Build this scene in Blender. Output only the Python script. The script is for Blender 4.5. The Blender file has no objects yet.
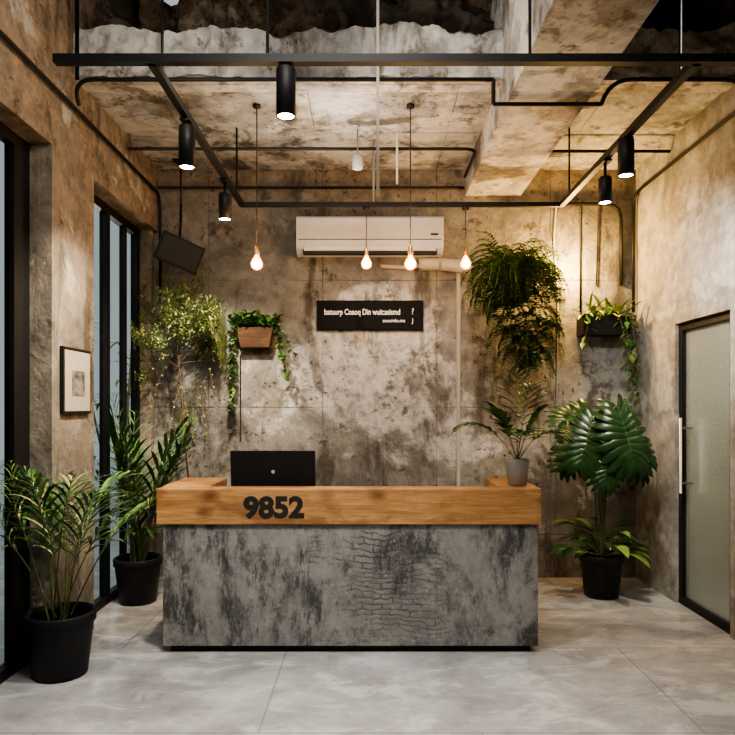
import bpy, math, random
from mathutils import Vector, Matrix, noise as mnoise
R = random.Random(7)
scene = bpy.context.scene
COL = scene.collection
try:
    scene.view_settings.look = 'AgX - Medium High Contrast'
except Exception: pass

# ------------------------------------------------------------------ materials
class NT:
    def __init__(s, name):
        s.m = bpy.data.materials.new(name); s.m.use_nodes = True
        s.t = s.m.node_tree; s.n = s.t.nodes; s.l = s.t.links
        s.b = s.n['Principled BSDF']
        s.co = s.n.new('ShaderNodeTexCoord').outputs['Object']
    def map(s, sc=(1,1,1), loc=(0,0,0), rot=(0,0,0)):
        a = s.n.new('ShaderNodeMapping'); a.inputs['Scale'].default_value = sc
        a.inputs['Location'].default_value = loc; a.inputs['Rotation'].default_value = rot
        s.l.new(s.co, a.inputs['Vector']); return a.outputs[0]
    def noise(s, scale, detail=6, rough=.6, vec=None, dist=0):
        a = s.n.new('ShaderNodeTexNoise'); a.inputs['Scale'].default_value = scale
        a.inputs['Detail'].default_value = detail; a.inputs['Roughness'].default_value = rough
        a.inputs['Distortion'].default_value = dist
        s.l.new(vec or s.co, a.inputs['Vector']); return a.outputs['Fac']
    def voro(s, scale, feat='F1', vec=None):
        a = s.n.new('ShaderNodeTexVoronoi'); a.inputs['Scale'].default_value = scale; a.feature = feat
        s.l.new(vec or s.co, a.inputs['Vector']); return a.outputs['Distance']
    def ramp(s, f, lo, hi, c0=(0,0,0), c1=(1,1,1)):
        a = s.n.new('ShaderNodeValToRGB'); e = a.color_ramp.elements
        e[0].position = lo; e[1].position = hi
        e[0].color = (*c0,1); e[1].color = (*c1,1)
        s.l.new(f, a.inputs[0]); return a.outputs[0]
    def mix(s, f, a, b, mode='MIX'):
        x = s.n.new('ShaderNodeMix'); x.data_type = 'RGBA'; x.blend_type = mode
        for sock, v in ((x.inputs[0], f), (x.inputs[6], a), (x.inputs[7], b)):
            if isinstance(v, (int, float)): sock.default_value = v
            elif isinstance(v, tuple): sock.default_value = (*v, 1)
            else: s.l.new(v, sock)
        return x.outputs[2]
    def math(s, op, a, b=0.0):
        x = s.n.new('ShaderNodeMath'); x.operation = op
        for sock, v in ((x.inputs[0], a), (x.inputs[1], b)):
            if isinstance(v, (int, float)): sock.default_value = v
            else: s.l.new(v, sock)
        return x.outputs[0]
    def xyz(s):
        a = s.n.new('ShaderNodeSeparateXYZ'); s.l.new(s.co, a.inputs[0]); return a.outputs
    def bump(s, h, strength=.5, dist=.02):
        a = s.n.new('ShaderNodeBump'); a.inputs['Strength'].default_value = strength
        a.inputs['Distance'].default_value = dist
        s.l.new(h, a.inputs['Height']); s.l.new(a.outputs[0], s.b.inputs['Normal'])
    def col(s, c): s.l.new(c, s.b.inputs['Base Color'])

def plain(name, c, rough=.5, metal=0, emit=None, es=0, trans=0, spec=.5):
    t = NT(name); b = t.b
    n = t.noise(14, 3)
    t.col(t.mix(n, tuple(x*.85 for x in c), tuple(min(1, x*1.12) for x in c)))
    b.inputs['Roughness'].default_value = rough; b.inputs['Metallic'].default_value = metal
    b.inputs['Specular IOR Level'].default_value = spec
    if emit: b.inputs['Emission Color'].default_value = (*emit,1); b.inputs['Emission Strength'].default_value = es
    if trans: b.inputs['Transmission Weight'].default_value = trans
    return t.m

def concrete(name, grey, warm, light, dark, warm_amt=.5, warm_z=None, light_amt=.5, pits=.6, bump=.7, seed=0, center=None, seams=0, stain=.5, hseam=False):
    t = NT(name)
    v = t.map(loc=(seed*3.1, seed*1.7, seed*2.3))
    big = t.noise(.75, 5, .6, v, .3)
    med = t.noise(2.1, 12, .68, v, .5)
    fin = t.noise(10, 8, .72, v)
    st = t.noise(1.0, 10, .66, t.map(sc=(2.6, 2.6, .75), loc=(seed, 2*seed, 0)), .6)
    c = t.mix(t.ramp(med, .36, .64), tuple(x*.5 for x in grey), tuple(x*1.25 for x in grey))
    wf = t.ramp(big, .56-.2*warm_amt, .66-.2*warm_amt)
    if warm_z:
        zz = t.math('ADD', t.xyz()[2], t.math('MULTIPLY', t.math('SUBTRACT', med, .5), 2.6))
        g = t.n.new('ShaderNodeMapRange'); g.inputs['From Min'].default_value = warm_z[0]; g.inputs['From Max'].default_value = warm_z[1]
        t.l.new(zz, g.inputs['Value'])
        wf = t.math('MINIMUM', 1.0, t.math('ADD', t.math('MULTIPLY', g.outputs[0], .8), t.math('MULTIPLY', wf, .3)))
    c = t.mix(t.math('MULTIPLY', wf, .8), c, t.mix(t.ramp(fin,.35,.65), tuple(x*.65 for x in warm), tuple(x*1.2 for x in warm)))
    l1 = t.noise(1.5, 12, .66, t.map(loc=(seed*7.7, 0, seed)), .3)
    k = .62 - .14*light_amt
    lf = t.ramp(l1, k, k+.035)
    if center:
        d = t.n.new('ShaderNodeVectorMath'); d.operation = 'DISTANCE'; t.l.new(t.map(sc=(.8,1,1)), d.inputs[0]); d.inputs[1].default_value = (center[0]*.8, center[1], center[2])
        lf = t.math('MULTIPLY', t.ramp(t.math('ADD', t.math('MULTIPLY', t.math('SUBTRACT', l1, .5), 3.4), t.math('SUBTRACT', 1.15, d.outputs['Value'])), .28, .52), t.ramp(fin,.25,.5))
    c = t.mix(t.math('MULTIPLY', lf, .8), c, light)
    c = t.mix(t.math('MULTIPLY', t.ramp(st, .53, .62), stain), c, dark)
    c = t.mix(t.math('MULTIPLY', t.ramp(t.noise(3.6, 12, .75, v), .38, .44, (1,1,1),(0,0,0)), stain), c, dark)
    vv = t.n.new('ShaderNodeVectorMath'); vv.operation='ADD'; t.l.new(v, vv.inputs[0])
    nv = t.n.new('ShaderNodeTexNoise'); nv.inputs['Scale'].default_value = 12; t.l.new(v, nv.inputs['Vector'])
    sc = t.n.new('ShaderNodeVectorMath'); sc.operation='SCALE'; sc.inputs['Scale'].default_value=.12; t.l.new(nv.outputs['Color'], sc.inputs[0]); t.l.new(sc.outputs[0], vv.inputs[1])
    vo = t.voro(13, 'F1', vv.outputs[0])
    pit = t.math('MULTIPLY', t.ramp(vo, .12, .2, (1,1,1), (0,0,0)), t.ramp(big, .46, .56))
    c = t.mix(t.math('MULTIPLY', pit, pits), c, tuple(x*.5 for x in dark))
    c = t.mix(.6, c, t.ramp(fin, .3, .7, (.5,.5,.5), (1.3,1.3,1.3)), 'MULTIPLY')
    h = t.math('ADD', t.math('MULTIPLY', med, .9), t.math('MULTIPLY', fin, .35))
    h = t.math('SUBTRACT', h, t.math('MULTIPLY', pit, .3))
    h = t.math('ADD', h, t.math('MULTIPLY', lf, .06))
    if seams:
        x = t.xyz()[seams-1]
        fr = t.math('FRACT', t.math('MULTIPLY', t.math('ADD', x, 10.13), .93))
        ln = t.math('MULTIPLY', t.math('LESS_THAN', fr, .010), t.ramp(med,.42,.54))
        if hseam:
            z = t.math('ADD', t.xyz()[2], t.math('MULTIPLY', t.math('SUBTRACT', fin, .5), .03))
            fz = t.math('FRACT', t.math('MULTIPLY', t.math('ADD', z, .80), 1/1.2))
            l2 = t.math('MULTIPLY', t.math('LESS_THAN', fz, .010), t.ramp(big,.42,.52))
            ln = t.math('MAXIMUM', ln, l2)
        c = t.mix(t.math('MULTIPLY', ln, .6), c, dark)
        h = t.math('SUBTRACT', h, t.math('MULTIPLY', ln, .25))
    t.col(c); t.b.inputs['Roughness'].default_value = .85; t.b.inputs['Specular IOR Level'].default_value = .3
    t.bump(h, bump, .04)
    return t.m

M = {}
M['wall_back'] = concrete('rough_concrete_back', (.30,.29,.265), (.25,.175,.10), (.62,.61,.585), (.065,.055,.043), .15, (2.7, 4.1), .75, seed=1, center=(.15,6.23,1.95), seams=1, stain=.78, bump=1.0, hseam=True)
M['wall_left'] = concrete('rough_concrete_left', (.29,.26,.215), (.27,.185,.11), (.46,.42,.35), (.07,.052,.035), .45, (1.9, 3.9), .4, seed=4, stain=.72)
M['wall_right'] = concrete('plaster_right', (.36,.345,.32), (.27,.235,.195), (.46,.45,.425), (.14,.125,.105), .3, None, .5, .1, .25, seed=6, stain=.4)
M['ceil'] = concrete('ceiling_concrete', (.41,.40,.375), (.25,.20,.14), (.56,.55,.52), (.055,.042,.03), .1, None, .8, seed=9, seams=1, stain=.8)
M['ceil_dark'] = concrete('ceiling_dark', (.085,.068,.052), (.13,.082,.045), (.28,.23,.18), (.016,.012,.009), .5, None, .2, .8, 1.0, seed=11)
M['beam'] = concrete('beam_concrete', (.47,.45,.415), (.31,.25,.18), (.61,.59,.555), (.08,.06,.04), .2, None, .9, seed=13, stain=.72)

def m_desk():
    t = NT('desk_weathered_concrete')
    a = t.noise(1.5, 10, .70, t.map(sc=(1.5,1,.9), loc=(2.8,0,.7)), .4)
    b = t.noise(6, 12, .80, t.map(sc=(1.2,1,1.0)), .2)
    dr = t.noise(9, 12, .80, t.map(sc=(1.5,1,.45), loc=(1.3,0,0)), .2)
    wn = t.n.new('ShaderNodeTexNoise'); wn.inputs['Scale'].default_value=2.6; wn.inputs['Detail'].default_value=5; wn.inputs['Roughness'].default_value=.6; t.l.new(t.co, wn.inputs['Vector'])
    ws = t.n.new('ShaderNodeVectorMath'); ws.operation='SCALE'; ws.inputs['Scale'].default_value=.20; t.l.new(wn.outputs['Color'], ws.inputs[0])
    wa = t.n.new('ShaderNodeVectorMath'); wa.operation='ADD'; t.l.new(t.map(rot=(math.pi/2,0,0)), wa.inputs[0]); t.l.new(ws.outputs[0], wa.inputs[1])
    br = t.n.new('ShaderNodeTexBrick'); br.inputs['Scale'].default_value=1; br.inputs['Brick Width'].default_value=.12; br.inputs['Row Height'].default_value=.036
    br.inputs['Mortar Size'].default_value=.008; br.inputs['Mortar Smooth'].default_value=.8; t.l.new(wa.outputs[0], br.inputs['Vector'])
    d = t.n.new('ShaderNodeVectorMath'); d.operation='DISTANCE'; t.l.new(t.map(sc=(1,0,.8)), d.inputs[0]); d.inputs[1].default_value=(.15,0,.36)
    pm = t.ramp(t.math('ADD', d.outputs['Value'], t.math('MULTIPLY', t.math('SUBTRACT', t.noise(4,10,.75), .5), 2.0)), .20, .46, (1,1,1),(0,0,0))
    c = t.mix(t.ramp(b,.32,.68), (.15,.145,.135), (.34,.328,.305))
    k = t.math('MULTIPLY', t.ramp(a,.46,.56), t.ramp(dr,.44,.53))
    c = t.mix(t.math('MULTIPLY', k, .88), c, (.026,.025,.023))
    k2 = t.math('MULTIPLY', t.math('MULTIPLY', br.outputs['Fac'], pm), t.ramp(b,.40,.54))
    c = t.mix(t.math('MULTIPLY', k2, .7), c, (.035,.033,.031))
    c = t.mix(t.math('MULTIPLY', pm, .28), c, (.06,.057,.053))
    c = t.mix(t.math('MULTIPLY', t.ramp(b,.38,.44,(1,1,1),(0,0,0)), .55), c, (.038,.035,.033))
    c = t.mix(t.math('MULTIPLY', t.ramp(t.noise(24,6,.7),.58,.66), .3), c, (.46,.44,.41))
    t.col(c); t.b.inputs['Roughness'].default_value = .7
    t.bump(t.math('SUBTRACT', b, t.math('MULTIPLY', k2, .3)), .5, .02)
    return t.m
M['desk'] = m_desk()

def m_wood(name, c0, c1, dk):
    t = NT(name)
    g = t.noise(3.0, 8, .65, t.map(sc=(.5, 3, 6)), 1.6)
    f = t.noise(24, 6, .7, t.map(sc=(.2, 2, 4)))
    c = t.mix(t.ramp(g,.38,.62), c0, c1)
    c = t.mix(t.math('MULTIPLY', t.ramp(f,.46,.66), .45), c, dk)
    v = t.voro(1.0, 'F1', t.map(sc=(2.6, .4, 3.8), loc=(.35,0,.1)))
    kn = t.ramp(v,.09,.23,(1,1,1),(0,0,0))
    c = t.mix(t.math('MULTIPLY', kn, .85), c, tuple(x*.5 for x in dk))
    c = t.mix(t.math('MULTIPLY', t.ramp(t.noise(3.0,8,.65,t.map(sc=(.8,1,1.8),loc=(1.1,0,0))),.50,.58), .55), c, dk)
    t.col(c); t.b.inputs['Roughness'].default_value = .42
    t.bump(g, .15, .01); return t.m
M['wood'] = m_wood('honey_wood', (.56,.31,.12), (.36,.175,.062), (.16,.066,.025))
M['wood_dk'] = m_wood('dark_wood', (.14,.075,.035), (.08,.04,.02), (.03,.018,.01))

def m_floor():
    t = NT('polished_concrete_floor')
    a = t.noise(1.1, 10, .66, None, .5); b = t.noise(2.6, 12, .70, t.map(sc=(1,1.6,1)), .5)
    c = t.mix(t.ramp(a,.38,.62), (.28,.28,.278), (.44,.44,.436))
    c = t.mix(t.math('MULTIPLY', t.ramp(b,.50,.60), .5), c, (.64,.64,.635))
    c = t.mix(t.math('MULTIPLY', t.ramp(b,.36,.46,(1,1,1),(0,0,0)), .45), c, (.19,.19,.187))
    br = t.n.new('ShaderNodeTexBrick'); br.inputs['Scale'].default_value = 1
    br.inputs['Brick Width'].default_value = 2.2; br.inputs['Row Height'].default_value = 1.15
    br.inputs['Mortar Size'].default_value = .006; br.offset = .5
    t.l.new(t.map(loc=(.55,.2,0)), br.inputs['Vector'])
    c = t.mix(t.math('MULTIPLY', br.outputs['Fac'], .5), c, (.15,.148,.145))
    t.col(c)
    t.l.new(t.ramp(b,.3,.7,(.06,)*3,(.20,)*3), t.b.inputs['Roughness'])
    t.b.inputs['Specular IOR Level'].default_value = .6
    t.bump(b, .03, .01); return t.m
M['floor'] = m_floor()

M['black'] = plain('black_metal', (.012,.012,.012), .5, .2, spec=.3)
M['blackp'] = plain('black_plastic', (.012,.012,.013), .55, spec=.25)
M['sign'] = plain('sign_black', (.008,.008,.008), .7, spec=.12)
M['grey'] = plain('grey_conduit', (.42,.40,.37), .5)
M['white'] = plain('white_plastic', (.62,.62,.615), .35)
M['slot'] = plain('dark_slot', (.02,.02,.02), .7)
M['tan'] = plain('cream_hose', (.58,.51,.41), .6)
M['soil'] = plain('soil', (.035,.022,.014), .95)
M['stone'] = plain('stoneware', (.34,.315,.29), .7)
M['steel'] = plain('brushed_steel', (.5,.49,.47), .3, 1)
M['txt'] = plain('white_lettering', (.9,.9,.88), .5)
M['ink'] = plain('black_paint', (.012,.010,.008), .6)
M['stem'] = plain('stem', (.11,.13,.045), .6)
M['bark'] = plain('bark', (.14,.09,.05), .85)
M['pcard'] = plain('print_paper', (.46,.42,.36), .8)
M['curtain'] = plain('grey_curtain', (.085,.10,.105), .9)
M['bulb'] = plain('bulb_glow', (1,.5,.2), .3, 0, (1,.25,.03), 6.5)
M['fil'] = plain('filament', (1,.8,.5), .3, 0, (1,.55,.2), 40)
M['brass'] = plain('brass', (.5,.28,.10), .4, 1)
M['lens'] = plain('lamp_lens', (1,.9,.8), .3, 0, (1,.90,.76), 30)
def m_glass():
    t = NT('window_glass'); t.n.remove(t.b)
    tr=t.n.new('ShaderNodeBsdfTransparent'); tr.inputs[0].default_value=(.78,.82,.82,1)
    gl=t.n.new('ShaderNodeBsdfGlossy'); gl.inputs['Roughness'].default_value=.04
    fr=t.n.new('ShaderNodeLayerWeight'); fr.inputs[0].default_value=.25
    mx=t.n.new('ShaderNodeMixShader'); t.l.new(t.math('MULTIPLY',fr.outputs['Fresnel'],.8),mx.inputs[0]); t.l.new(tr.outputs[0],mx.inputs[1]); t.l.new(gl.outputs[0],mx.inputs[2])
    t.l.new(mx.outputs[0], t.n['Material Output'].inputs[0]); return t.m
M['winglass'] = m_glass()
def leafm(n, c, r=.45):
    t = NT(n); a = t.noise(9, 3); t.col(t.mix(t.ramp(a,.3,.7), tuple(x*.6 for x in c), tuple(x*1.35 for x in c)))
    t.b.inputs['Roughness'].default_value = r; t.b.inputs['Specular IOR Level'].default_value = .35
    return t.m
M['l_dk'] = leafm('leaf_dark', (.014,.050,.014), .35)
M['l_mo'] = leafm('leaf_monstera', (.012,.040,.011), .26)
M['l_md'] = leafm('leaf_mid', (.042,.115,.026))
M['l_lt'] = leafm('leaf_light', (.12,.23,.05))
M['l_ye'] = leafm('leaf_olive', (.30,.34,.13))
def m_photo():
    t = NT('art_print'); a = t.noise(12, 6, .7); t.col(t.mix(t.ramp(a,.4,.6),(.04,.04,.04),(.3,.28,.25))); return t.m
M['art'] = m_photo()
def m_frost():
    t = NT('frosted_glass'); b = t.b
    b.inputs['Base Color'].default_value = (.66,.72,.68,1); b.inputs['Roughness'].default_value = .25
    b.inputs['Transmission Weight'].default_value = .75; t.bump(t.noise(60,2), .05, .003); return t.m
M['frost'] = m_frost()

# ------------------------------------------------------------------ mesh builder
class MB:
    def __init__(s): s.v=[]; s.f=[]; s.mi=[]; s.sm=[]; s.mats=[]
    def mid(s, m):
        if m not in s.mats: s.mats.append(m)
        return s.mats.index(m)
    def add(s, vs, fs, m, smooth=False):
        o=len(s.v); s.v += [tuple(x) for x in vs]; k=s.mid(m)
        for f in fs: s.f.append([i+o for i in f]); s.mi.append(k); s.sm.append(smooth)
    def box(s, x0,x1,y0,y1,z0,z1, m, mat=None):
        vs=[Vector((x,y,z)) for x in (x0,x1) for y in (y0,y1) for z in (z0,z1)]
        if mat: vs=[mat@v for v in vs]
        s.add(vs, [(0,1,3,2),(4,6,7,5),(0,4,5,1),(2,3,7,6),(0,2,6,4),(1,5,7,3)], m)
    def lathe(s, cx,cy, prof, m, n=28, z0=0, mat=None):
        vs=[]; fs=[]
        for r,z in prof:
            for i in range(n):
                a=2*math.pi*i/n; v=Vector((cx+r*math.cos(a), cy+r*math.sin(a), z0+z)); vs.append(mat@v if mat else v)
        for j in range(len(prof)-1):
            for i in range(n): fs.append((j*n+i, j*n+(i+1)%n, (j+1)*n+(i+1)%n, (j+1)*n+i))
        s.add(vs, fs, m, True)
        for k in (0, len(prof)-1):
            if prof[k][0] > .001:
                s.add([vs[k*n+i] for i in range(n)], [tuple(range(n))], m)
    def tube(s, pts, r, m, n=8, r1=None):
        pts=[Vector(p) for p in pts]; vs=[]; fs=[]; L=len(pts)
        for k,p in enumerate(pts):
            d=(pts[min(k+1,L-1)]-pts[max(k-1,0)]).normalized()
            u=d.cross(Vector((0,0,1))); 
            if u.length<.05: u=d.cross(Vector((0,1,0)))
            u.normalize(); w=d.cross(u).normalized()
            rr = r if r1 is None else r+(r1-r)*k/(L-1)
            for i in range(n):
                a=2*math.pi*i/n; vs.append(p+u*math.cos(a)*rr+w*math.sin(a)*rr)
        for k in range(L-1):
            for i in range(n): fs.append((k*n+i,k*n+(i+1)%n,(k+1)*n+(i+1)%n,(k+1)*n+i))
        fs.append(tuple(range(n))); fs.append(tuple(range((L-1)*n, L*n)))
        s.add(vs, fs, m, n>5)
    def leaf(s, p, d, L, W, m, bend=.6, segs=4, fold=.25, up=Vector((0,0,1)), shape=1.0):
        p=Vector(p); d=Vector(d).normalized(); vs=[]; fs=[]
        for i in range(segs+1):
            t=i/segs
            side=d.cross(up)
            if side.length<.05: side=d.cross(Vector((.3,1,.1)))
            side.normalize(); nn=side.cross(d).normalized()
            w=W*.5*max(.0,math.sin(math.pi*min(1,(t**shape)*.93+.07)))
            if i==segs: w=W*.01
            vs += [p-side*w+nn*w*fold, p.copy(), p+side*w+nn*w*fold]
            p=p+d*(L/segs); d=(d+Vector((0,0,-1))*bend/segs).normalized()
        for i in range(segs):
            o=i*3; fs += [(o,o+1,o+4,o+3),(o+1,o+2,o+5,o+4)]
        s.add(vs, fs, m, True)
    def obj(s, name, bevel=0, parent=None):
        me=bpy.data.meshes.new(name); me.from_pydata(s.v,[],s.f)
        for m in s.mats: me.materials.append(M[m])
        me.polygons.foreach_set('material_index', s.mi); me.polygons.foreach_set('use_smooth', s.sm); me.update()
        o=bpy.data.objects.new(name, me); COL.objects.link(o)
        if bevel:
            b=o.modifiers.new('bevel','BEVEL'); b.width=bevel; b.segments=2; b.limit_method='ANGLE'
        if parent: o.parent=parent
        return o
def boxobj(name, *a, bevel=0, parent=None):
    b=MB(); b.box(*a); return b.obj(name, bevel, parent)
def lnk(o, parent=None):
    COL.objects.link(o)
    if parent: o.parent=parent
    return o
def light(name, kind, loc, energy, color, size=.05, rot=None, parent=None, spot=1.2, blend=.6):
    l=bpy.data.lights.new(name, kind); l.energy=energy; l.color=color
    if kind=='AREA': l.size=size
    else: l.shadow_soft_size=size
    if kind=='SPOT': l.spot_size=spot; l.spot_blend=blend
    o=bpy.data.objects.new(name,l); o.location=loc
    if rot: o.rotation_euler=rot
    return lnk(o,parent)
def aim(o, tgt):
    o.rotation_euler=(Vector(tgt)-o.location).to_track_quat('-Z','Y').to_euler()
WW=(1,.84,.64); NW=(1,.95,.88)

# ------------------------------------------------------------------ room shell
BY=6.23; XL=-2.0; XR=2.51; ZT=4.7; Y0=-2.0; XO=-2.23
boxobj('floor', XO,XR+1.9,Y0,BY+.2,-.1,0,'floor')
boxobj('wall_back', XO,XR+1.9,BY,BY+.2,0,ZT,'wall_back')
boxobj('wall_front', XO,XR+.2,Y0-.2,Y0,0,ZT,'wall_right')
boxobj('wall_left', XO,XL,Y0,BY,3.26,ZT,'wall_left')
boxobj('wall_left', XO,XL,4.15,4.78,0,3.26,'wall_left')
boxobj('wall_left', XO,-2.04,6.15,BY,0,3.26,'wall_left')
boxobj('wall_left', XO,XL,Y0,-1.2,0,3.26,'wall_left')
W='wall_right'
boxobj('wall_right', XR,XR+.2,Y0,4.6,0,ZT,W); boxobj('wall_right', XR,XR+.2,5.43,BY,0,ZT,W); boxobj('wall_right', XR,XR+.2,4.6,5.43,2.29,ZT,W)
boxobj('wall_corridor', XR+1.7,XR+1.9,3.6,BY,0,2.9,W); boxobj('wall_corridor', XR+.2,XR+1.7,3.4,3.6,0,2.9,W)
boxobj('ceiling_corridor', XR+.2,XR+1.9,3.4,BY,2.9,3.0,W)
boxobj('ceiling', XO,XR+.2,Y0,4.95,ZT,ZT+.15,'ceil_dark')
def rough_box(name, x0,x1,y0,y1,z0,z1,mat,amp,cell=.05, seed=0):
    m=MB(); nx=max(2,int((x1-x0)/cell)); nz=max(2,int((z1-z0)/cell)); vs=[]; fs=[]
    for i in range(nx+1):
        for k in range(nz+1):
            x=x0+(x1-x0)*i/nx; z=z0+(z1-z0)*k/nz
            d=mnoise.fractal(Vector((x*3+seed,z*3,seed)),1.0,2.0,5)
            y=y0+abs(d)*amp
            zz=z
            e=mnoise.fractal(Vector((x*2.2,seed,3)),.8,2.1,6)
            if k==0: zz=z+max(0,e)*amp*.5
            if k==nz: zz=z+e*amp*.6
            vs.append((x,y,zz)) 
    for i in range(nx):
        for k in range(nz):
            a=i*(nz+1)+k; fs.append((a,a+nz+1,a+nz+2,a+1))
    m.add(vs,fs,mat,True)
    m.box(x0,x1,y0+amp*.9,y1,z0,z1-amp*.5,mat)
    m.box(x0,x1,y0+amp*.4,y0+amp*.95,z0,z0+.02,mat)
    return m.obj(name)
b=MB(); b.box(XL,XR,4.56,BY,3.85,4.1,'ceil'); b.obj('ceiling.001')
rough_box('beam_step', XL,XR,4.44,4.66,3.83,4.16,'beam',.12,.022,seed=2)
rough_box('beam_broken', XL,XR,4.75,5.1,4.1,ZT,'ceil_dark',.45,.03,seed=5)
b=MB(); b.box(.90,1.42,Y0,BY,3.60,ZT,'beam'); b.obj('beam_long')

def window(name, y0,y1, mull, z1=3.26):
    m=MB(); X0,X1=-2.20,-2.14
    m.box(X0,X1,y0,y1,0,.07,'black'); m.box(X0,X1,y0,y1,z1-.07,z1,'black')
    for y,w in mull: m.box(X0,X1,y-w/2,y+w/2,.07,z1-.07,'black')
    o=m.obj(name)
    g=MB(); g.add([(-2.17,y0,.07),(-2.17,y1,.07),(-2.17,y1,z1-.07),(-2.17,y0,z1-.07)],[(0,1,2,3)],'winglass'); g.obj(name+'_glass',parent=o)
window('window_1', -1.2,4.15, [(-1.17,.06),(0,.06),(1.3,.06),(2.6,.06),(4.06,.18)])
window('window_2', 4.78,6.15, [(4.81,.06),(5.40,.07),(5.80,.02),(6.10,.07)])
boxobj('ground_outside', -12,XO,-3,22,-.2,-.1,'floor')
m=MB(); vs=[]; fs=[]; n=260
for i in range(n+1):
    y=-1.2+5.3*i/n; x=-2.32+.035*math.sin(y*38)+.015*math.sin(y*17+1)
    vs+= [(x,y,0),(x,y,3.3)]
for i in range(n): fs.append((2*i,2*i+2,2*i+3,2*i+1))
m.add(vs,fs,'curtain',True); m.tube([(-2.32,-1.2,3.3),(-2.32,4.1,3.3)],.015,'black'); m.obj('curtain')

m=MB(); x0,x1=XR+.03,XR+.10
m.box(x0,x1,4.6,4.66,0,2.29,'black'); m.box(x0,x1,5.37,5.43,0,2.29,'black'); m.box(x0,x1,4.66,5.37,2.23,2.29,'black'); m.box(x0,x1,4.66,5.37,0,.06,'black')
d=m.obj('door_1')
g=MB(); g.box(XR+.06,XR+.075,4.66,5.37,.06,2.23,'frost'); g.obj('glass_panel',parent=d)
g=MB()
for dx in (-.03,.14):
    g.tube([(XR+dx,5.27,.92),(XR+dx,5.27,1.52)],.012,'steel')
for z in (1.0,1.44): g.tube([(XR-.03,5.27,z),(XR+.14,5.27,z)],.008,'steel')
g.obj('door_handle',parent=d)
light('corridor_lamp','AREA',(XR+.9,5.0,2.8),30,(1,.93,.80),.5)

# ------------------------------------------------------------------ track frame + conduits
b=MB(); Z=3.3
b.box(-1.54,2.42,3.20,3.245,Z-.020,Z+.020,'black'); b.box(-1.07,1.60,5.50,5.535,Z-.018,Z+.018,'black')
b.box(-1.09,-1.05,3.22,5.52,Z-.02,Z+.02,'black'); b.box(1.58,1.62,3.22,5.52,Z-.02,Z+.02,'black')
for x,y,zt in ((-1.07,3.4,ZT),(1.6,3.4,ZT),(-1.07,5.3,3.85),(1.6,5.3,3.85),(0.03,5.52,3.85),(.78,3.22,ZT),(-.5,3.22,ZT)):
    b.tube([(x,y,Z),(x,y,zt)],.008,'grey' if x in(.03,) else 'black')
b.obj('track_lighting_frame')
def arc(p, c, q, n=6):
    p,c,q=map(Vector,(p,c,q)); return [ (p*(1-t)**2+c*2*t*(1-t)+q*t*t) for t in [i/n for i in range(n+1)] ]
r=.014
def pipe(pts, rr=r, mat='black', name='conduit_pipe'):
    b=MB(); b.tube(pts,rr,mat)
    return b.obj(name)
pipe(arc((-1.94,4.40,3.62),(-1.94,4.28,3.73),(-1.8,4.28,3.73))+[(.8,4.28,3.73)])
pipe([(.8,4.28,3.57)]+[(1.5,4.28,3.57)]+arc((1.5,4.28,3.57),(1.55,4.28,3.73),(1.7,4.28,3.73))+arc((2.3,4.28,3.73),(2.47,4.28,3.73),(2.47,4.4,3.6)))
pipe([(.8,4.28,3.73),(.8,4.28,3.57)])
pipe([(2.47,4.4,3.6),(2.47,6.0,3.6)]+arc((2.47,6.05,3.6),(2.47,6.19,3.6),(2.47,6.19,3.4))+[(2.47,6.19,2.5)])
pipe([(-1.97,1.0,3.6),(-1.97,4.2,3.6),(-1.97,6.05,3.6)]+arc((-1.97,6.1,3.6),(-1.97,6.2,3.6),(-1.97,6.2,3.4))+[(-1.97,6.2,2.6)])
pipe([(-1.98,5.4,3.72)]+arc((.76,5.4,3.72),(.87,5.4,3.72),(.87,5.5,3.72))+[(.87,6.05,3.72)])
pipe([(-1.98,6.17,3.66),(.88,6.17,3.66)])
pipe([(1.45,5.5,3.74),(2.5,5.5,3.74)])
pipe([(1.2,6.2,3.52)]+arc((2.2,6.2,3.52),(2.36,6.2,3.52),(2.36,6.2,3.36))+[(2.36,6.2,2.75)],.018)
pipe([(1.98,6.21,3.48),(1.98,6.21,2.5)],.009)
pipe([(2.15,6.21,3.48),(2.13,6.21,2.75)],.007)
pipe([(-1.22,6.215,1.3),(-1.22,6.215,2.1)],.006)
pipe([(-1.9,4.28,3.73),(-1.9,4.28,ZT-.02)])
b=MB(); b.box(.815,.85,6.205,6.228,.6,3.0,'grey'); b.obj('cable_trunking')
pipe([(.22,5.36,3.84),(.22,5.36,3.42)],.009,'grey','hanging_rod')
pipe([(.05,4.2,ZT-.01),(.05,4.2,2.95)],.009,'grey','hanging_rod')
pipe([(1.75,6.21,3.5),(1.73,6.21,3.2),(1.77,6.21,2.6),(1.74,6.21,.5)],.007,'grey')
b=MB(); b.lathe(-.1,5.33,[(.04,3.53),(.045,3.55),(.045,3.63),(.03,3.64)],'grey',16); b.tube([(-.1,5.33,3.63),(-.1,5.33,3.85)],.006,'grey'); b.obj('smoke_detector')

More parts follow.
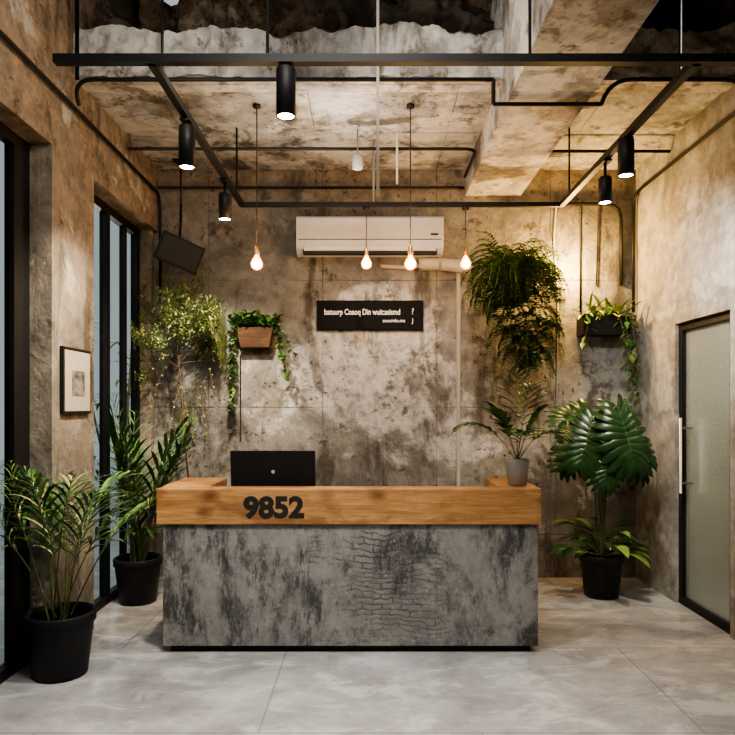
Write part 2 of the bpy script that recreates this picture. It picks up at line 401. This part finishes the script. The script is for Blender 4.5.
def spot(x,y,zt,zb,top,rad=.048,energy=60,tgt=None,col=WW,size=1.5):
    m=MB()
    m.lathe(x,y,[(rad*.3,zt+.004),(rad*.85,zt),(rad,zt-.012),(rad,zb),(rad*.86,zb),(rad*.78,zb+.03)],'black',24)
    m.lathe(x,y,[(.0005,zb+.005),(rad*.80,zb+.005)],'lens',24)
    m.tube([(x,y,zt),(x,y,top-.021)],.011,'black'); m.box(x-.03,x+.03,y-.05,y+.05,top-.035,top-.021,'black')
    o=m.obj('track_spotlight')
    l=light('spot_beam','SPOT',(x,y,zb-.01),energy,col,.04,parent=o,spot=size,blend=.8)
    aim(l, tgt or (x,y,0)); return o
spot(-.41,3.22,3.26,3.02,Z,.048,240,(-.45,3.1,0),NW,1.9)
spot(-1.07,3.86,3.25,3.005,Z,.048,330,(-2.0,4.6,1.7),WW,1.4)
spot(-1.07,4.87,3.18,2.99,Z,.048,330,(-1.45,6.2,1.6),WW,1.2)
spot(1.6,4.125,3.28,3.05,Z,.05,240,(1.85,5.9,.9),WW,1.0)
spot(1.6,4.49,3.17,2.995,Z,.045,130,(2.6,5.0,2.4),NW,1.8)
for x,y,top in ((-.84,4.9,3.85),(-.03,5.52,3.28),(.30,4.9,3.85),(.80,5.52,3.28)):
    k=y/660; zc=1.6+146*k
    m=MB(); m.tube([(x,y,top),(x,y,zc+.13)],.0045,'black',6)
    m.lathe(x,y,[(.006,.125),(.017,.11),(.019,.07),(.016,.05)],'brass',16,zc)
    m.lathe(x,y,[(.015,.052),(.018,.04),(.034,.014),(.044,-.012),(.040,-.038),(.022,-.054),(.0008,-.060)],'bulb',20,zc)
    m.lathe(x,y,[(.0008,top-.025),(.03,top-.02),(.03,top)],'black',16)
    o=m.obj('pendant_bulb_lamp')
    light('bulb_light','POINT',(x,y-.08,zc-.03),20,(1,.58,.27),.06,parent=o)

# ------------------------------------------------------------------ AC
m=MB(); zc=3.17; zt=zc+.18; zb=zc-.17; W2=.67; Yw=BY-.002
prof=[(Yw,zb+.03),(Yw,zt),(Yw-.20,zt),(Yw-.225,zt-.02),(Yw-.235,zb+.13),(Yw-.22,zb+.055),(Yw-.17,zb+.01),(Yw-.10,zb)]
n=len(prof); vs=[(-W2,a,c) for a,c in prof]+[(W2,a,c) for a,c in prof]
m.add(vs,[(i,(i+1)%n,n+(i+1)%n,n+i) for i in range(n)]+[tuple(range(n)),tuple(range(2*n-1,n-1,-1))],'white')
m.box(-W2+.02,W2-.02,Yw-.238,Yw-.23,zb+.128,zb+.136,'slot')
m.box(-W2+.06,W2-.06,Yw-.222,Yw-.15,zb+.005,zb+.045,'slot')
m.box(-W2+.07,W2-.07,Yw-.235,Yw-.222,zb+.03,zb+.075,'white')
m.box(W2-.12,W2-.05,Yw-.243,Yw-.234,zb+.17,zb+.185,'slot')
for i in range(12): m.box(-.6+i*.1,-.595+i*.1,Yw-.19,Yw-.05,zt,zt+.004,'slot')
m.obj('air_conditioner',.004)
m=MB()
P=arc((.46,6.16,2.94),(.75,6.14,2.95),(.98,6.08,2.87),12)
m.tube(P,.058,'tan',18)
for i in (4,12): m.tube([P[i]+Vector((-.012,0,0)),P[i]+Vector((.012,0,0))],.064,'tan',18)
m.tube([(.1,6.2,2.93),(.3,6.2,2.92),(.5,6.17,2.93)],.018,'tan',12)
m.obj('air_duct')

def text(s, loc, size, mat, parent, ext=.002, off=0, rot=(math.pi/2,0,0), align='CENTER', sx=1):
    c=bpy.data.curves.new('lettering','FONT'); c.body=s; c.size=size; c.extrude=ext; c.offset=off; c.align_x=align
    c.materials.append(M[mat]); o=bpy.data.objects.new('lettering',c); o.location=loc; o.rotation_euler=rot; o.scale=(sx,1,1); return lnk(o,parent)
s=boxobj('sign_plaque', -.50,.50,6.19,6.225,2.335,2.61,'sign',bevel=.005)
text('batuurp Coaoq Din wuit:asismd', (-.43,6.187,2.475), .077,'txt',s,.002,.001,align='LEFT',sx=.72)
text('suosinlo.ms', (.33,6.187,2.405), .045,'txt',s,.001,.0005,align='RIGHT')
text('?', (.40,6.187,2.48), .08,'txt',s,.001); text('J', (.40,6.187,2.40), .06,'txt',s,.001)

m=MB(); mt=Matrix.Translation((-1.70,5.86,2.98))@Matrix.Rotation(.45,4,'Z')@Matrix.Rotation(.35,4,'Y')@Matrix.Rotation(.25,4,'X')
pts=[(-.19,-.12),(.19,-.12),(.15,.13),(-.15,.13)]
vs=[mt@Vector((a,c,z)) for z in(-.125,.125) for a,c in pts]
m.add(vs,[(0,1,2,3),(7,6,5,4),(0,4,5,1),(1,5,6,2),(2,6,7,3),(3,7,4,0)],'blackp')
m.box(-.17,.17,-.124,-.118,-.108,.108,'slot',mt)
m.tube([(-1.72,5.95,3.05),(-1.72,6.0,3.3),(-1.72,6.0,3.83)],.012,'black'); m.box(-1.78,-1.66,5.94,6.06,3.83,3.848,'black')
m.obj('loudspeaker',.008)

m=MB(); y0,y1,z0,z1=4.25,4.67,1.56,2.0
m.box(-1.999,-1.975,y0,y1,z0,z1,'black'); m.box(-1.976,-1.972,y0+.02,y1-.02,z0+.02,z1-.02,'pcard')
m.box(-1.973,-1.970,y0+.12,y1-.11,z0+.12,z1-.15,'art'); m.obj('framed_picture')

# ------------------------------------------------------------------ desk
FY=4.31
m=MB()
m.box(-1.353,1.098,FY,FY+.10,.045,.842,'desk'); m.box(-1.353,-1.27,FY+.10,FY+.62,.045,.842,'desk'); m.box(1.015,1.098,FY+.10,FY+.62,.045,.842,'desk')
D=m.obj('reception_desk',.004)
m=MB(); m.box(-1.31,1.055,FY+.04,FY+.58,0,.045,'black'); m.obj('plinth',parent=D)
m=MB()
m.box(-1.39,1.115,FY-.02,FY+.13,.842,1.075,'wood')
m.box(-1.39,-1.07,FY+.13,FY+.64,.842,1.078,'wood'); m.box(.86,1.115,FY+.13,FY+.64,.842,1.078,'wood')
m.obj('wood_counter',.005,D)
m=MB(); m.box(-1.07,.86,FY+.13,FY+.64,.88,.92,'wood'); m.obj('worktop',parent=D)
t=text('9852',(-.625,FY-.021,.892),.185,'ink',D,.002,.008,sx=1.06)

m=MB(); lx,ly=-.665,4.70
m.box(lx-.29,lx+.29,ly-.14,ly+.14+.08,.921,.94,'blackp')
mt=Matrix.Translation((lx,ly-.14,.935))@Matrix.Rotation(.12,4,'X')
m.box(-.29,.29,-.008,.008,0,.375,'blackp',mt); m.box(-.28,.28,.008,.010,.01,.365,'slot',mt)
m.tube([(lx-.2,ly-.14,.935),(lx+.2,ly-.14,.935)],.012,'black')
m.lathe(0,0,[(.001,.002),(.012,.002),(.013,0)],'tan',20,0,mt@Matrix.Translation((.0,-.008,.23))@Matrix.Rotation(math.pi/2,4,'X'))
m.obj('laptop',.004)

# ------------------------------------------------------------------ plants
def pot(m,x,y,r,h,mat='blackp',z=0,rt=.78):
    m.lathe(x,y,[(r*rt*.95,0),(r*rt,.012),(r*.95,h*.82),(r*.96,h*.83),(r*1.02,h*.84),(r*1.03,h*.98),(r,h),(r*.93,h),(r*.92,h*.9)],mat,36,z)
    m.lathe(x,y,[(.001,h*.90),(r*.92,h*.90)],'soil',36,z)
def U(a,b): return R.uniform(a,b)
def dirv(az,el): return Vector((math.cos(az)*math.cos(el),math.sin(az)*math.cos(el),math.sin(el)))
def frond(m,p,az,el,L,droop,nl,ll,lw,mats,stem=.35,sr=.005,seg=14,lb=.8,fwd=1.0,ls=4):
    p=Vector(p); d=dirv(az,el); pts=[p.copy()]; ds=[d.copy()]
    for i in range(seg):
        p=p+d*(L/seg); t=(i+1)/seg
        d=(d+Vector((0,0,-1))*droop*t*1.6/seg).normalized(); pts.append(p.copy()); ds.append(d.copy())
    m.tube(pts,sr,'stem',5,sr*.3)
    for j in range(nl):
        t=stem+(1-stem)*j/(nl-1); f=t*seg; i=min(seg-1,int(f)); q=pts[i].lerp(pts[i+1],f-i); dd=ds[i]
        side=dd.cross(Vector((0,0,1)))
        if side.length<.05: side=Vector((math.sin(az),-math.cos(az),0))
        side.normalize()
        s=(math.sin(math.pi*(.18+.80*(j/(nl-1))))**.6)
        for sg in (-1,1):
            k=R.choice(mats); fw=(.55+.9*(j/(nl-1)))*fwd
            m.leaf(q, side*sg+dd*fw+Vector((0,0,U(.05,.3))), ll*s*U(.85,1.1), lw*(.6+.4*s), k, lb, ls, .3)
def clampobj(m, xmin=None, xmax=None, ymax=None, ymin=None):
    for i,v in enumerate(m.v):
        x,y,z=v
        if xmin is not None and x<xmin: x=xmin+(v[0]-xmin)*.04
        if xmax is not None and x>xmax: x=xmax+(v[0]-xmax)*.04
        if ymax is not None and y>ymax: y=ymax+(v[1]-ymax)*.04
        if ymin is not None and y<ymin: y=ymin+(v[1]-ymin)*.04
        m.v[i]=(x,y,max(z,.01))
m=MB(); px,py=-1.86,3.97; pot(m,px,py,.195,.38)
for i in range(13):
    az=i*2.4+U(-.3,.3); el=U(1.15,1.5)
    frond(m,(px+U(-.06,.06),py+U(-.06,.06),.34),az,el,U(.8,1.05),U(1.1,2.2),9,U(.28,.40),.026,['l_md','l_dk','l_md','l_ye','l_lt'],.45,.006,lb=1.2,fwd=1.6,ls=6)
clampobj(m,xmin=-2.1,xmax=-1.42); m.obj('potted_palm')
m=MB(); px,py=-1.92,5.46; pot(m,px,py,.19,.37)
for i in range(17):
    az=i*2.4+U(-.3,.3); el=U(1.15,1.5)
    frond(m,(px+U(-.05,.05),py+U(-.05,.05),.32),az,el,U(1.0,1.5),U(.9,1.8),9,U(.28,.42),.036,['l_md','l_md','l_lt','l_dk','l_lt'],.35,.007,fwd=1.4)
for i in range(26):
    az=U(0,6.28); m.leaf((px,py,U(.4,.75)),dirv(az,U(.5,1.2)),U(.35,.5),.045,R.choice(['l_md','l_dk','l_lt']),1.4,6)
clampobj(m,xmin=-2.1,xmax=-1.5,ymax=5.78); m.obj('potted_dracaena')
m=MB(); px,py=-1.58,5.95; pot(m,px,py,.14,.34)
def branch(p,d,L,r,depth):
    pts=[Vector(p)]; n=5
    for i in range(n):
        d=(d+Vector((U(-.3,.3),U(-.25,.25),U(-.16,.12)))).normalized(); pts.append(pts[-1]+d*L/n)
    m.tube(pts,r,'bark',4,r*.5)
    if depth==0:
        for q in pts[1:]:
            for _ in range(5):
                dv=Vector((U(-1,1),U(-1,1),U(-.6,.8))).normalized()
                m.leaf(q+dv*U(0,.05),dv,U(.025,.045),U(.012,.019),R.choice(['l_ye','l_ye','l_lt','l_ye','l_md']),.4,2)
    else:
        for i in range(2,n+1):
            for _ in range(2):
                dd=(d+Vector((U(-1,1),U(-1,1),U(-.7,.7)))).normalized(); branch(pts[i],dd,L*U(.5,.75),r*.5,depth-1)
m.tube([(px,py,.3),(px-.04,py,.8),(px-.10,py+.03,1.3),(px-.12,py,1.75),(px-.15,py,2.1)],.012,'bark',7,.006)
for k,(dx,dz,hz) in enumerate(((-.5,1,2.0),(.1,1,2.1),(.9,.6,2.15),(-.9,.5,1.95),(.9,.2,2.0),(.4,.7,2.0))):
    branch((px-.13,py,hz),Vector((dx,U(-.5,.1),dz)).normalized(),.42,.006,2)
for _ in range(13):
    q=Vector((px-.08+U(-.2,.25),py+U(-.1,.1),U(1.8,2.0))); pts=[q]
    dd=Vector((U(-.25,.25),U(-.2,.2),-.3)).normalized()
    for i in range(6):
        dd=(dd+Vector((0,0,-.25))).normalized(); pts.append(pts[-1]+dd*U(.05,.11))
    m.tube(pts,.0025,'bark',4)
    for w in pts:
        for _ in range(3): m.leaf(w,(U(-1,1),U(-1,1),U(-1,.2)),U(.025,.04),.015,R.choice(['l_ye','l_ye','l_lt']),.5,2)
clampobj(m,xmin=-1.97,xmax=-1.34,ymax=6.17); m.obj('potted_tree')

def vine(m,pts,r,leafL,leafW,mats,n):
    pts=[Vector(p) for p in pts]; m.tube(pts,r,'stem',5)
    for i in range(n):
        f=i/(n-1)*(len(pts)-1); k=min(len(pts)-2,int(f)); q=pts[k].lerp(pts[k+1],f-k)
        dv=Vector((U(-1,1),U(-1,.1),U(-.8,.2)))
        m.leaf(q,dv,leafL*U(.7,1.2),leafW*U(.8,1.1),R.choice(mats),.7,3,.2,shape=.6)
m=MB(); px=-1.06; pz=2.16
vs=[(px-.13,6.07,pz),(px+.13,6.07,pz),(px+.17,6.04,pz+.18),(px-.17,6.04,pz+.18),(px-.13,6.225,pz),(px+.13,6.225,pz),(px+.17,6.225,pz+.18),(px-.17,6.225,pz+.18)]
m.add(vs,[(0,1,2,3),(1,5,6,2),(4,0,3,7),(5,4,7,6),(0,4,5,1)],'wood_dk'); m.box(px-.155,px+.155,6.06,6.22,pz+.15,pz+.165,'soil')
for i in range(210):
    q=Vector((px+U(-.22,.21),U(6.02,6.2),pz+.19+U(0,.14)*U(.3,1))); m.leaf(q,(U(-1,1),U(-1,.2),U(-.2,1)),U(.05,.085),U(.04,.065),R.choice(['l_md','l_lt','l_dk','l_md']),.6,3,.2,shape=.6)
def hang(x,z,y,L,dx,n,**k):
    pts=[(x,y,z)]; xx=x
    for i in range(1,8):
        xx+=dx/7+U(-.015,.015); pts.append((xx,y-.02*math.sin(i),z-L*i/7))
    return pts
for x0,L,dx in ((-.18,.70,-.05),(-.20,.78,.0),(-.19,.45,-.06),(.19,.32,.10),(.18,.44,.12),(.19,.25,.16),(.2,.5,.07)):
    vine(m,hang(px+x0,pz+.2,6.06,L,dx,8),.003,.065,.05,['l_md','l_lt','l_dk'],int(L*42))
clampobj(m,xmin=-1.31,ymax=6.21); m.obj('ivy_planter')

m=MB(); px,py,pz=1.31,5.96,2.74
m.lathe(px,py,[(.08,0),(.12,.02),(.15,.2),(.15,.22),(.13,.22)],'blackp',24,pz-.2); m.lathe(px,py,[(.001,.2),(.13,.2)],'soil',24,pz-.2)
m.box(px-.02,px+.02,6.1,6.225,pz-.12,pz-.08,'black')
for i in range(150):
    az=U(-math.pi-.5,.5); el=U(.0,1.45); L=U(.34,.62)
    frond(m,(px+U(-.13,.13),py+U(-.08,.03),pz+U(-.02,.08)),az,el,L,U(3.0,6.5),20,.055,.026,['l_md','l_lt','l_lt','l_md','l_dk'],.05,.0025,10,.3,.35,3)
for i in range(210):
    az=U(-math.pi,0); zz=U(.0,1)**1.05*.78; wd=.36*(1-zz*1.0)
    frond(m,(px+.12*zz+U(-wd,wd),py-.12+U(-.08,.06),pz-zz),az,U(-.6,.7),U(.2,.36),4.5,15,.055,.026,['l_dk','l_md','l_md','l_lt'] ,.05,.0025,9,.3,.35,3)
clampobj(m,xmax=1.69,ymax=6.2); m.obj('hanging_fern')

m=MB(); px,pz=2.16,2.27
m.box(px-.22,px+.22,6.0,6.02,pz,pz+.17,'blackp'); m.box(px-.22,px-.2,6.02,6.22,pz,pz+.17,'blackp'); m.box(px+.2,px+.22,6.02,6.22,pz,pz+.17,'blackp'); m.box(px-.2,px+.2,6.02,6.22,pz,pz+.02,'blackp'); m.box(px-.2,px+.2,6.02,6.22,pz+.12,pz+.14,'soil')
for i in range(60):
    m.leaf((px+U(-.2,.2),U(6.03,6.18),pz+.14),dirv(U(-3.6,.5),U(.3,1.4)),U(.14,.34),U(.025,.05),R.choice(['l_md','l_lt','l_ye','l_ye']),1.6,6)
for x0,L,dx in ((.16,.55,.05),(.19,.8,.06),(.1,.95,.12),(-.2,.3,-.05)):
    vine(m,hang(px+x0,pz+.17,5.98,L,dx,8),.005,.11,.055,['l_md','l_lt','l_ye'],int(L*20))
clampobj(m,xmax=2.44,ymax=6.2); m.obj('vine_planter')

def monstera(m,base,d,nrm,S,mat):
    d=Vector(d).normalized(); nrm=Vector(nrm).normalized(); side=d.cross(nrm).normalized(); nrm=side.cross(d).normalized(); base=Vector(base)
    vs=[];fs=[]; n=9
    for sg in (-1,1):
        for j in range(n):
            c0=base+d*(S*(j+.5)/n)
            ang=math.radians(150-128*((j+.5)/n)); Ln=S*(.52+.16*math.sin(math.pi*(j+.5)/n+.2))*(1 if j<n-1 else .8)*U(.93,1.05)
            dr=d*math.cos(ang)+side*sg*math.sin(ang); pr=d*math.sin(ang)-side*sg*math.cos(ang); w=S*.068
            o=len(vs)
            for k,tt in enumerate((0,.35,.7,.9,1.0)):
                c=c0+dr*Ln*tt-nrm*(Ln*.40*tt*tt)+nrm*.02*S*math.sin(tt*3)
                ww=[w*.8,w*1.25,w*1.15,w*.8,w*.25][k]
                vs+=[c+pr*ww,c+nrm*ww*.35,c-pr*ww]
            for k in range(4):
                q=o+k*3; fs+=[(q,q+1,q+4,q+3),(q+1,q+2,q+5,q+4)]
    m.add(vs,fs,mat,True)
    m.tube([base,base+d*S*.5+nrm*.003,base+d*S*1.05],.005,'l_md',5,.002)
m=MB(); px,py=1.97,5.62; pot(m,px,py,.18,.36)
for (tx,ty,tz,dx,dz,S,mt) in ((1.83,5.42,1.52,-.35,-1,.40,'l_mo'),(2.03,5.33,1.52,.2,-1,.38,'l_mo'),(2.17,5.5,1.38,.5,-.9,.28,'l_dk'),(1.80,5.6,1.30,-.6,-.6,.28,'l_mo'),(2.14,5.7,1.60,.3,-1,.32,'l_mo'),(1.92,5.36,1.24,-.1,-.9,.26,'l_mo'),(1.86,5.70,1.58,-.6,-.3,.28,'l_dk'),(2.12,5.6,1.22,.7,-.6,.26,'l_mo')):
    monstera(m,(tx,ty,tz),(dx,-.25,dz),(0.5*dx,-1,.35),S,mt)
    m.tube(arc((px+U(-.04,.04),py,.32),(px+(tx-px)*.3,py+.05,tz+.15),(tx,ty,tz),10),.008,'stem',6,.005)
for i in range(40):
    az=U(0,6.28); el=U(.2,1.3); p0=Vector((px,py,.34)); q=p0+dirv(az,el)*U(.12,.32)
    m.tube([p0,q],.004,'stem',5); m.leaf(q,dirv(az,el*.5),U(.16,.26),U(.07,.10),R.choice(['l_dk','l_md','l_dk','l_lt']),1.2,5)
clampobj(m,xmax=2.40,ymax=6.18); m.obj('potted_monstera')

m=MB(); px,py=1.0,4.48; z0=1.079
m.lathe(px,py,[(.055,0),(.062,.005),(.08,.15),(.082,.18),(.074,.18),(.072,.16)],'stone',28,z0); m.lathe(px,py,[(.001,.16),(.072,.16)],'soil',28,z0)
for az,el,L,dr in ((3.0,1.0,.52,2.4),(2.7,1.3,.45,1.6),(.2,1.0,.42,2.6),(-.3,1.3,.42,1.6),(1.5,1.5,.62,.3),(3.5,1.25,.42,1.6),(4.7,1.1,.36,2.2),(.9,1.3,.58,1.2)):
    frond(m,(px,py,z0+.15),az,el,L,dr,8,.2,.042,['l_md','l_dk','l_md','l_lt'],.45,.004)
m.obj('potted_desk_palm')

m=MB()
for i in range(16):
    x,y=U(-4.8,-2.9),U(7.0,10.5); h=U(1.8,3.4); m.tube([(x,y,-.1),(x+.05,y,h*.5),(x+U(-.2,.2),y,h)],.015,'stem',6)
    for k in range(50): m.leaf((x+U(-.05,.05),y,U(.3,h)),dirv(U(0,6.28),U(-.3,.8)),U(.15,.3),.04,R.choice(['l_md','l_lt','l_lt','l_ye']),1.2,3)
m.obj('outdoor_bamboo')
light('outdoor_point','POINT',(-3.0,6.8,2.6),60,(1,.92,.75),.1)  # point light outside the window, near the bamboo

# ------------------------------------------------------------------ lights / world / camera
l=light('wall_wash','POINT',(1.83,5.99,2.90),100,(1,.60,.20),.05)
l=light('overhead_fill','AREA',(-.2,1.9,4.0),55,(1,.96,.90),1.2); aim(l,(-.1,4.3,1.0))  # added fill light above the view, not a fixture of the room
for x,y,e in ((-.9,2.4,160),(.9,2.4,160),(0.1,1.6,150),(1.9,3.3,125)):
    l=light('floor_fill_spot','SPOT',(x,y,4.2),e,NW,.08,spot=1.25,blend=.9); aim(l,(x,y+.3,0))  # spots added out of view to brighten the front floor
l=light('wall_accent','SPOT',(.1,4.3,3.75),210,(1,.94,.85),.08,spot=.85,blend=1.0); aim(l,(.1,6.23,1.7))
l=light('ceiling_glow_fill','AREA',(-.3,4.95,3.35),9,(1,.92,.80),.8,rot=(math.pi,0,0))  # upward area light added to brighten the ceiling; the room has no cove
l=light('upper_fill_spot','SPOT',(.0,3.4,3.36),55,(1,.90,.76),.08,spot=1.6,blend=.9); aim(l,(1.1,4.9,4.0))  # upward spot added to lighten the beam, no lamp stands here
l=light('upper_fill_spot','SPOT',(-.9,3.3,3.36),30,(1,.86,.68),.08,spot=1.9,blend=.9); aim(l,(-1.9,4.6,3.9))  # second added spot, lightens the upper left wall
w=bpy.data.worlds.new('World'); scene.world=w; w.use_nodes=True
nt=w.node_tree; bg=nt.nodes['Background']; bg.inputs[0].default_value=(.47,.54,.55,1); bg.inputs[1].default_value=.85

c=bpy.data.cameras.new('camera'); co=bpy.data.objects.new('camera',c); COL.objects.link(co)
co.location=(0,0,1.6); co.rotation_euler=(math.pi/2,0,0); c.lens=36*660/735; c.sensor_width=36; c.shift_y=40.5/735; c.shift_x=-2.5/735; c.clip_start=.05
scene.camera=co
